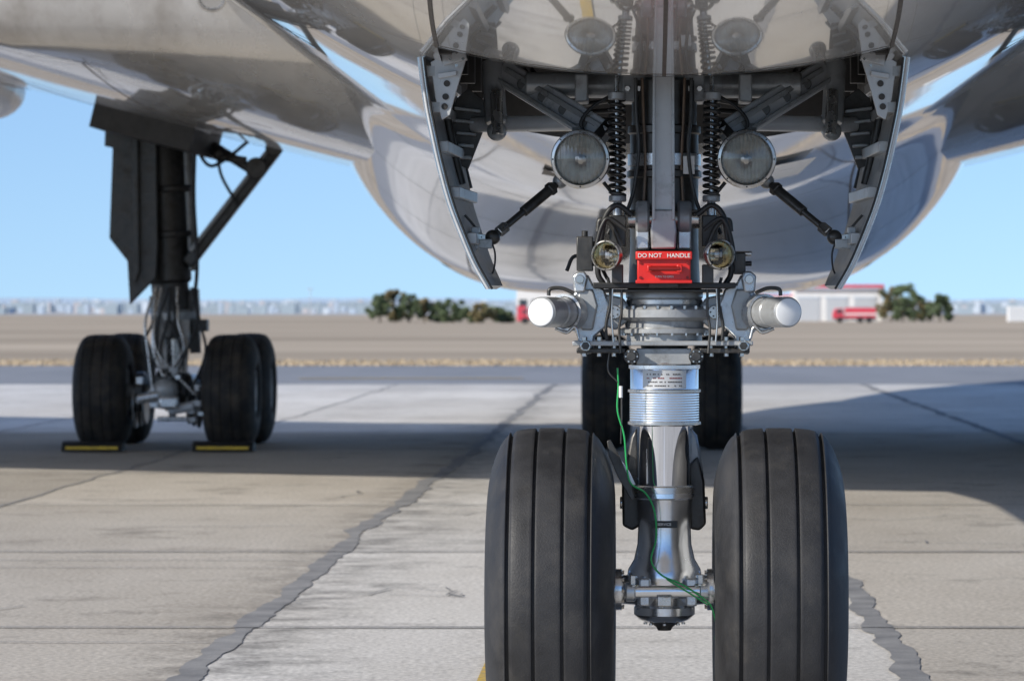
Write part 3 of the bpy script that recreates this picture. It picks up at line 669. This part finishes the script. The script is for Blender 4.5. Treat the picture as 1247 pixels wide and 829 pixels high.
for s,xs in((-1,(5.53,4.25)),(1,(5.53,4.25))):
    for x in xs:
        C=empty('wheel_chock',(s*x,YM-.42,0))
        w=.30
        V=[]
        for X in(-w,w):
            for y,z in((-.13,0),(-.09,.07),(-.02,.10),(.07,.08),(.12,0)): V.append(Vector((s*x+X,YM-.46+y,z+.010)))
        mk('chock_body',V,[(0,1,2,3,4),(9,8,7,6,5)]+[(i,(i+1)%5,5+(i+1)%5,5+i) for i in range(5)],'black',C,bevel=.006)
        beam('chock_yellow_stripe',(s*x-w*.85,YM-.585,.045),(s*x+w*.85,YM-.585,.045),.03,.012,'yellow',C,.002)
# ================================================================== GROUND
def sheet(name,x0,x1,y0,y1,z,mat,nx=1,ny=1):
    V=[];Fc=[]
    for j in range(ny+1):
        for i in range(nx+1): V.append((x0+(x1-x0)*i/nx,y0+(y1-y0)*j/ny,z))
    for j in range(ny):
        for i in range(nx): a=j*(nx+1)+i; Fc.append((a,a+1,a+nx+2,a+nx+1))
    return mk(name,V,Fc,mat,None,smooth=False)
def ground_mat(name,c1,c2,scale,stretch=(1,1,1),speck=None,bump=.3,rg=.65,det=12):
    m=bpy.data.materials.new(name); m.use_nodes=True; N=m.node_tree.nodes; L=m.node_tree.links; b=N['Principled BSDF']
    tc=N.new('ShaderNodeTexCoord'); mp=N.new('ShaderNodeMapping'); mp.inputs['Scale'].default_value=stretch; L.new(tc.outputs['Object'],mp.inputs[0])
    n=N.new('ShaderNodeTexNoise'); n.inputs['Scale'].default_value=scale; n.inputs['Detail'].default_value=det; n.inputs['Roughness'].default_value=rg; L.new(mp.outputs[0],n.inputs['Vector'])
    cr=N.new('ShaderNodeValToRGB'); cr.color_ramp.elements[0].position=.32; cr.color_ramp.elements[1].position=.68
    cr.color_ramp.elements[0].color=(*c1,1); cr.color_ramp.elements[1].color=(*c2,1); L.new(n.outputs[0],cr.inputs[0])
    b.inputs['Roughness'].default_value=.9; b.inputs['Specular IOR Level'].default_value=.25
    if bump:
        n2=N.new('ShaderNodeTexNoise'); n2.inputs['Scale'].default_value=45; n2.inputs['Detail'].default_value=6; L.new(tc.outputs['Object'],n2.inputs['Vector'])
        bp=N.new('ShaderNodeBump'); bp.inputs['Strength'].default_value=bump; bp.inputs['Distance'].default_value=.01; L.new(n2.outputs[0],bp.inputs['Height']); L.new(bp.outputs[0],b.inputs['Normal'])
    L.new(cr.outputs[0],b.inputs['Base Color'])
    return m,N,L,tc,cr,b
cm,N,L,tc,cr,b=ground_mat('apron_concrete',(.44,.415,.38),(.57,.55,.52),.55,(1,.45,1))
sp=N.new('ShaderNodeSeparateXYZ'); L.new(tc.outputs['Object'],sp.inputs[0])
def math_(op,a,b_=None,c=None,clamp=False):
    n=N.new('ShaderNodeMath'); n.operation=op; n.use_clamp=clamp
    for i,v in enumerate((a,b_,c)):
        if v is None: continue
        if isinstance(v,(int,float)): n.inputs[i].default_value=v
        else: L.new(v,n.inputs[i])
    return n.outputs[0]
ix=math_('FLOOR',math_('DIVIDE',math_('ADD',sp.outputs[0],1.87),2.82)); iy=math_('FLOOR',math_('DIVIDE',math_('ADD',sp.outputs[1],-4.9),5.2))
cb=N.new('ShaderNodeCombineXYZ'); L.new(ix,cb.inputs[0]); L.new(iy,cb.inputs[1])
wn=N.new('ShaderNodeTexWhiteNoise'); wn.noise_dimensions='2D'; L.new(cb.outputs[0],wn.inputs['Vector'])
tone=N.new('ShaderNodeMapRange'); tone.inputs[3].default_value=.78; tone.inputs[4].default_value=1.0; L.new(wn.outputs['Value'],tone.inputs[0])
isz=math_('COMPARE',ix,0.0,.1)
far=math_('GREATER_THAN',sp.outputs[1],30.9)     # paler slabs beyond the parking row
new=math_('MAXIMUM',isz,far)
tone2=math_('ADD',tone.outputs[0],math_('ADD',math_('MULTIPLY',new,.22),math_('MULTIPLY',far,.10)))
vo=N.new('ShaderNodeTexNoise'); vo.inputs['Scale'].default_value=38; vo.inputs['Detail'].default_value=3; L.new(tc.outputs['Object'],vo.inputs['Vector'])
sk=N.new('ShaderNodeMapRange'); sk.inputs[1].default_value=.35; sk.inputs[2].default_value=.65; sk.inputs[3].default_value=.74; sk.inputs[4].default_value=1.16; L.new(vo.outputs[0],sk.inputs[0])
st=N.new('ShaderNodeTexNoise'); st.inputs['Scale'].default_value=1.1; st.inputs['Detail'].default_value=11; st.inputs['Roughness'].default_value=.74; L.new(tc.outputs['Object'],st.inputs['Vector'])
sr=N.new('ShaderNodeMapRange'); sr.inputs[1].default_value=.54; sr.inputs[2].default_value=.68; sr.inputs[3].default_value=1; sr.inputs[4].default_value=.52; L.new(st.outputs[0],sr.inputs[0])
# grime gathering along the longitudinal joint
dj=math_('ABSOLUTE',math_('ADD',sp.outputs[0],1.75)); gj=math_('SUBTRACT',1.0,math_('DIVIDE',dj,.55),clamp=True)
st2=N.new('ShaderNodeTexNoise'); st2.inputs['Scale'].default_value=3.2; st2.inputs['Detail'].default_value=9; st2.inputs['Roughness'].default_value=.7; L.new(tc.outputs['Object'],st2.inputs['Vector'])
gm2=math_('SUBTRACT',1.0,math_('MULTIPLY',gj,math_('MULTIPLY',math_('SUBTRACT',st2.outputs[0],.42,clamp=True),3.0),clamp=True)); gmm=math_('MAXIMUM',gm2,.5)
tot=math_('MULTIPLY',math_('MULTIPLY',math_('MULTIPLY',tone2,sk.outputs[0]),sr.outputs[0]),gmm)
mx=N.new('ShaderNodeMix'); mx.data_type='RGBA'; mx.blend_type='MULTIPLY'; mx.inputs[0].default_value=1; L.new(cr.outputs[0],mx.inputs[6]); L.new(tot,mx.inputs[7])
mw=N.new('ShaderNodeMix'); mw.data_type='RGBA'; mw.blend_type='MULTIPLY'; L.new(math_('SUBTRACT',1.0,new),mw.inputs[0]); L.new(mx.outputs[2],mw.inputs[6]); mw.inputs[7].default_value=(1,.955,.89,1)
L.new(mw.outputs[2],b.inputs['Base Color'])
am=ground_mat('taxiway_asphalt',(.22,.23,.245),(.29,.295,.31),.3,(1,.2,1))[0]
fm=ground_mat('dry_grass_ground',(.33,.26,.18),(.56,.455,.33),.035,(.5,1.6,1),bump=0,rg=.6,det=7)[0]
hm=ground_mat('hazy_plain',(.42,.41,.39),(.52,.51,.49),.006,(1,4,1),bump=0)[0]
tm=ground_mat('tar_sealant',(.16,.16,.165),(.30,.295,.29),3)[0]
sheet('dry_grass_field',-4500,4500,-80,8000,-.012,fm)
sheet('plain_terrain',-4500,4500,560,8000,-.004,hm)
sheet('taxiway',-900,900,54,79,-.006,am)
sheet('concrete_apron',-120,120,-70,57.3,0,cm)
def ribbon(name,pts,w,z,mat,jit=.35,step=.12,wander=.02):
    pts=[Vector(p) for p in pts]; V=[];Fc=[]
    P=[]
    for a,c in zip(pts[:-1],pts[1:]):
        n=max(2,int((c-a).length/step)); P+=[a.lerp(c,i/n) for i in range(n)]
    P.append(pts[-1])
    sd=random.random()*100
    fb=lambda a,o: noise.noise(Vector((a,sd+o,0)))+.5*noise.noise(Vector((a*2.3,sd+o+3,0)))+.3*noise.noise(Vector((a*5.1,sd+o+7,0)))
    for i,p in enumerate(P):
        t=(P[min(i+1,len(P)-1)]-P[max(i-1,0)]).normalized(); s=Vector((-t.y,t.x,0))
        s0=i*step
        q=p+s*wander*fb(s0*.6,0)*1.6
        wl=w/2*(1+jit*1.3*fb(s0*1.7,9)); wr=w/2*(1+jit*1.3*fb(s0*1.7,19))
        wl=max(wl,w*.08);wr=max(wr,w*.08)
        V+=[Vector((q.x+s.x*wl,q.y+s.y*wl,z)),Vector((q.x-s.x*wr,q.y-s.y*wr,z))]
    for i in range(len(P)-1): Fc.append((2*i,2*i+1,2*i+3,2*i+2))
    return V,Fc
def merge(name,lst,mat):
    V=[];Fc=[]
    for v,f in lst:
        b0=len(V); V+=v; Fc+=[tuple(b0+i for i in q) for q in f]
    return mk(name,V,Fc,mat,None,smooth=False)
R_=[]
for k,x in enumerate((-1.87,.95,3.77,-4.69,-7.51,6.59)):
    R_.append(ribbon('',[(x,-12,0),(x+.03,4,0),(x-.02,14,0),(x+.05,24,0),(x,57,0)],.115 if k<3 else .03,.004,tm,.55,.06,.03))
for x in range(-14,14):
    if abs(x)>3: R_.append(ribbon('',[(x*2.82-1.87,-10,0),(x*2.82-1.87,57,0)],.03,.0038,tm,.3,.5))
merge('longitudinal_tar_joints',R_,tm)
R_=[]
for k in range(-2,11):
    y=4.9+k*5.2; R_.append(ribbon('',[(-30,y,0),(30,y+.02,0)],.045,.0076,tm,.4,.15,.01))
for y,x0,x1 in((4.1,-6,-1.9),(9.3,-8,-1.9),(8.7,-8,-2.0),(12.6,-3.4,-2.3)): R_.append(ribbon('',[(x0,y,0),(x1,y+.08,0)],.018,.0074,tm,.6,.12,.05))
for q in range(9):
    x=random.uniform(-4,3);y=random.uniform(5,20); pts=[(x,y,0)]
    for _ in range(6): x+=random.uniform(-.1,.35);y+=random.uniform(-.3,.5); pts.append((x,y,0))
    R_.append(ribbon('',pts,.012,.0072,tm,.7,.08,.06))
merge('transverse_joints_and_cracks',R_,tm)
v,f=ribbon('',[(-.655,-12,0),(-.655,27,0)],.10,.011,tm,.05,.5,0); mk('yellow_guide_line',v,f,'yline',None,smooth=False)
v,f=ribbon('',[(-7,62.5,0),(-2.6,62.8,0)],.5,.011,tm,.1,.5,0); mk('yellow_taxiway_marking',v,f,'yline',None,smooth=False)
V=[];Fc=[]
for k in range(5000):
    y=79.0+ (random.random()**1.5)*9; x=random.uniform(-.21,.14)*(y+12); h=random.uniform(.01,.05)
    for q in range(3):
        a=random.uniform(0,6.28); dx,dy=math.cos(a)*.06,math.sin(a)*.06; b0=len(V)
        V+=[(x-dx,y-dy,-.01),(x+dx,y+dy,-.01),(x+random.uniform(-.05,.05),y,h)]; Fc.append((b0,b0+1,b0+2))
M['tuft']=pm('dry_grass_blades',(.52,.42,.29),.9,0,.12,.3)
mk('dry_grass',V,Fc,'tuft',None,smooth=False,fix=False)
# ================================================================== BACKGROUND
def ys(d): return d-D0
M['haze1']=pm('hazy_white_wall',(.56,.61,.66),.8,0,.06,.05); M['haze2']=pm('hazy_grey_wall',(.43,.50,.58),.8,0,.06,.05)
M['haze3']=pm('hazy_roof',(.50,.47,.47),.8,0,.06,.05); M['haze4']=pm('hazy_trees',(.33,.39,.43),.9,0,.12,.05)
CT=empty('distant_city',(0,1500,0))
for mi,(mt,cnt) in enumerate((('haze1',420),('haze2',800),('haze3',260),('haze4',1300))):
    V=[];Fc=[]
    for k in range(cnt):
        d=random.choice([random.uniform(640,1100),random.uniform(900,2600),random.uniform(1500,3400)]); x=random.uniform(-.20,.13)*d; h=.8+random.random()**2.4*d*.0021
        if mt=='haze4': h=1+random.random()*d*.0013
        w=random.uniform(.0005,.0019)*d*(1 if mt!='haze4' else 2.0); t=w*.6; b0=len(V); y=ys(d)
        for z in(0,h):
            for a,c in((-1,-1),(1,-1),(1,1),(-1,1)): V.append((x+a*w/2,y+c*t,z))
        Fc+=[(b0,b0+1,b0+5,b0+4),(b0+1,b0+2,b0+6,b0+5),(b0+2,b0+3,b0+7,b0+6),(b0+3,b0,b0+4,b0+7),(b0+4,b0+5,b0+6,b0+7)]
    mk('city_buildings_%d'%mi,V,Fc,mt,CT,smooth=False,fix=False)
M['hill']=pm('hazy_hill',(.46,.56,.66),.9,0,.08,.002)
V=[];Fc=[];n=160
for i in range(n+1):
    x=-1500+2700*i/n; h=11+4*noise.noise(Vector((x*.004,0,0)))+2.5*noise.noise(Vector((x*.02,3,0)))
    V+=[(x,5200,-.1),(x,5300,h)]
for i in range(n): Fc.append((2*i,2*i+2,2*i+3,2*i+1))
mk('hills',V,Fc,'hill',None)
def leafmat(name,c):
    m=pm(name,c,.7,0,.35,1.5); return m
M['leafA']=leafmat('foliage_green',(.12,.16,.07)); M['leafB']=leafmat('foliage_dark',(.08,.11,.06)); M['leafC']=leafmat('foliage_autumn',(.26,.20,.09)); M['bark']=pm('bark',(.10,.075,.05),.9)
def trees(specs,d):
    E=empty('distant_trees',((specs[0][0]-VX)*d/F,ys(d),0))
    for px,wp,top,mt in specs:
        dd=d+random.uniform(-6,10); X=(px-VX)*dd/F; H=CAMH+(372-top)*dd/F; W=wp*dd/F; y=ys(dd)
        tube('trunk',[(X,y,-.02),(X+.05,y,H*.3),(X-.05,y+.05,H*.6),(X,y,H*.85)],.07,'bark',E,res=3)
        cl=[]
        for q in range(20):
            a=random.uniform(0,6.28); z=H*random.uniform(.10,.86); r=random.random()**.5*W*.5*(1.15-abs(z/H-.4))
            c=Vector((X+math.cos(a)*r,y+math.sin(a)*r,z)); cl.append((c,random.uniform(.12,.25)*max(W*.8,H*.6)))
            if q%2: tube('limb',[(X,y,H*.25),c.lerp(Vector((X,y,H*.3)),.5),c],.03,'bark',E,res=2,seg=5)
        V={mt:[], 'leafB':[]};Fq={mt:[], 'leafB':[]}
        for c,r in cl:
            for _ in range(130):
                v=Vector((random.gauss(0,1),random.gauss(0,1),random.gauss(0,1))).normalized()*r*random.random()**.4
                v.z*=.9; p=c+v
                if p.z<.05: p.z=.05+random.random()*.2
                mm=mt if (random.random()<.65+.5*v.z/r) else 'leafB'
                s=random.uniform(.06,.12); a=Vector((random.gauss(0,1),random.gauss(0,1),random.gauss(0,1))).normalized()*s; b_=a.cross(Vector((random.gauss(0,1),random.gauss(0,1),random.gauss(0,1)))).normalized()*s
                b0=len(V[mm]); V[mm]+=[p-a,p-b_,p+a,p+b_]; Fq[mm].append((b0,b0+1,b0+2,b0+3))
        for mm in V:
            if V[mm]: mk('foliage',V[mm],Fq[mm],mm,E,smooth=False,fix=False)
trees([(462,30,355,'leafA'),(480,30,348,'leafC'),(498,32,355,'leafA'),(516,30,363,'leafC'),(534,30,367,'leafA'),(552,28,362,'leafA'),(570,20,374,'leafA'),(586,30,368,'leafC'),(604,26,373,'leafA'),(617,16,378,'leafA')],318)
trees([(1085,30,345,'leafC'),(1099,30,342,'leafA'),(1114,28,350,'leafA'),(1130,28,362,'leafC'),(1144,28,354,'leafA'),(1155,14,366,'leafA')],338)
M['bwall']=pm('white_render_wall',(.72,.71,.69),.8,0,.06,.5); M['broof']=pm('red_roof_sheet',(.58,.05,.08),.5,0,.1,1); M['bdoor']=pm('roller_door',(.50,.51,.52),.6,0,.05,1,stretch=(1,1,20)); M['win']=pm('dark_window',(.05,.06,.07),.15,0,.2,1)
FB=empty('fire_station',(16.5,ys(345),0))
def W_(px,py,d): return Vector(((px-VX)*d/F+CAMX,ys(d),CAMH-(py-VY)*d/F))
x0=W_(966,0,345).x; x1=W_(1074,0,345).x; y=ys(345)
box('station_walls',((x0+x1)/2,y+3,1.55),(x1-x0,6,3.1),'bwall',FB,.02)
box('station_roof',((x0+x1)/2,y+3,3.2),(x1-x0+.4,6.6,.30),'broof',FB,.02)
box('station_parapet',((x0+x1)/2-2.2,y+3,3.43),(3.2,5,.16),'bwall',FB,.02)
box('station_fascia',((x0+x1)/2,y-.33,2.97),(x1-x0+.4,.06,.16),'haze2',FB,.01)
for k in range(3):
    cx=x0+1.4+k*2.55
    box('garage_door',(cx,y-.02,1.05),(1.95,.08,2.1),'bdoor',FB,.01)
    box('door_frame',(cx,y-.03,2.16),(2.15,.12,.1),'haze2',FB,.01)
    for j in range(5): box('door_slat',(cx,y-.08,.3+j*.4),(1.9,.03,.04),'haze2',FB,0)
box('office_wing',(x0-1.5,y+3.5,1.15),(3.0,5,2.3),'bwall',FB,.02); box('office_roof',(x0-1.5,y+3.5,2.36),(3.2,5.2,.14),'broof',FB,.01)
for k in range(2): box('office_window',(x0-2.2+k*1.2,y+.97,1.3),(.7,.06,.6),'win',FB,.01)
TB=empty('terminal_building',(-11,ys(350),0))
xa=W_(629,0,350).x; xb=W_(708,0,350).x; y=ys(350)
box('building_walls',((xa+xb)/2,y+3,1.55),(xb-xa,6,3.1),'bwall',TB,.02); box('building_roof',((xa+xb)/2,y+3,3.2),(xb-xa+.3,6.3,.2),'haze2',TB,.02)
for k in range(5): box('building_window',(xa+.6+k*1.15,y-.02,1.7),(.7,.08,.6),'win',TB,.01)
box('red_entrance',(xa+.45,y-.08,.7),(.8,.1,1.4),'broof',TB,.01)
def truck(name,px0,px1,d,col):
    E=empty(name,(W_((px0+px1)/2,0,d).x,ys(d),0)); a=W_(px0,0,d).x; c=W_(px1,0,d).x; L_=c-a; y=ys(d)
    box('chassis',((a+c)/2,y,.32),(L_*.96,.9,.12),'dgrey',E,.01)
    box('body',(a+L_*.62,y,.82),(L_*.70,1.2,.85),col,E,.04)
    V=[]
    for yy in(-.6,.6):
        for x,z in((a,.35),(a,.80),(a+L_*.05,1.18),(a+L_*.22,1.22),(a+L_*.255,.35)): V.append((x,y+yy,z))
    mk('cab',V,[(0,1,2,3,4),(9,8,7,6,5)]+[(i,(i+1)%5,5+(i+1)%5,5+i) for i in range(5)],col,E,bevel=.03)
    box('side_window',(a+L_*.14,y-.61,.95),(L_*.13,.03,.3),'win',E,.01); box('white_stripe',(a+L_*.62,y-.61,.72),(L_*.70,.02,.14),'bwall',E,.0)
    box('roof_equipment',(a+L_*.6,y,1.3),(L_*.5,.6,.1),'lgrey',E,.02)
    for q in(.16,.62,.82): cyl('wheel',(a+L_*q,y-.62,.26),(a+L_*q,y-.35,.26),.26,'tyre',E); cyl('wheel',(a+L_*q,y+.35,.26),(a+L_*q,y+.62,.26),.26,'tyre',E)
truck('fire_truck',1014,1068,318,'broof')
truck('fire_truck',634,668,300,'broof')
E=empty('storage_container',(W_(1245,0,325).x,ys(325),0)); cx=W_(1250,0,325).x
box('container_body',(cx,ys(325),.7),(3.2,1.6,1.3),'bwall',E,.03)
for k in range(14): box('container_rib',(cx-1.5+k*.23,ys(325)-.81,.7),(.07,.04,1.2),'haze1',E,0)
for px,top,d in((905,332,420),(640,338,430),(378,352,600)):
    p=W_(px,top,d); E=empty('light_pole',(p.x,p.y,0)); cyl('pole',(p.x,p.y,0),p,.09,'lgrey',E,r1=.05,seg=8); box('lamp_head',p,(.9,.4,.15),'lgrey',E,.02)
# ================================================================== LIGHT & CAMERA
A=rad(55); el=rad(27.5)
ldir=Vector((math.sin(A)*math.cos(el),math.cos(A)*math.cos(el),-math.sin(el)))
sl=bpy.data.lights.new('sun','SUN'); sl.energy=5; sl.angle=rad(.5); sl.color=(1,.94,.84)
so=bpy.data.objects.new('sun',sl); so.rotation_euler=ldir.to_track_quat('-Z','Y').to_euler(); so.location=(-20,-20,20); scene.collection.objects.link(so)
wd=bpy.data.worlds.new('World'); scene.world=wd; wd.use_nodes=True; N=wd.node_tree.nodes; L=wd.node_tree.links
sk=N.new('ShaderNodeTexSky'); sk.sky_type='NISHITA'; sk.sun_disc=False; sk.sun_elevation=el; sk.sun_rotation=math.pi+A
sk.air_density=1.0; sk.dust_density=.4; sk.ozone_density=2.2
tcw=N.new('ShaderNodeTexCoord'); ad=N.new('ShaderNodeVectorMath'); ad.operation='ADD'; ad.inputs[1].default_value=(0,0,.105)
nr=N.new('ShaderNodeVectorMath'); nr.operation='NORMALIZE'
L.new(tcw.outputs['Generated'],ad.inputs[0]); L.new(ad.outputs[0],nr.inputs[0]); L.new(nr.outputs[0],sk.inputs['Vector'])
tn=N.new('ShaderNodeMix'); tn.data_type='RGBA'; tn.blend_type='MULTIPLY'; tn.inputs[0].default_value=1; tn.inputs[7].default_value=(.90,1.0,1.16,1)
L.new(sk.outputs[0],tn.inputs[6]); L.new(tn.outputs[2],N['Background'].inputs[0]); N['Background'].inputs[1].default_value=.15
cd=bpy.data.cameras.new('camera'); co=bpy.data.objects.new('camera',cd); scene.collection.objects.link(co); scene.camera=co
co.location=(CAMX,-D0,CAMH); co.rotation_euler=(rad(90),0,0)
cd.sensor_width=36; cd.lens=F/1247*36; cd.shift_x=-(VX-623.5)/1247; cd.shift_y=-(414.5-VY)/1247
cd.clip_start=.5; cd.clip_end=20000
cd.dof.use_dof=True; cd.dof.focus_distance=11.85; cd.dof.aperture_fstop=8
scene.view_settings.view_transform='Standard'; scene.view_settings.look='None'; scene.view_settings.exposure=0
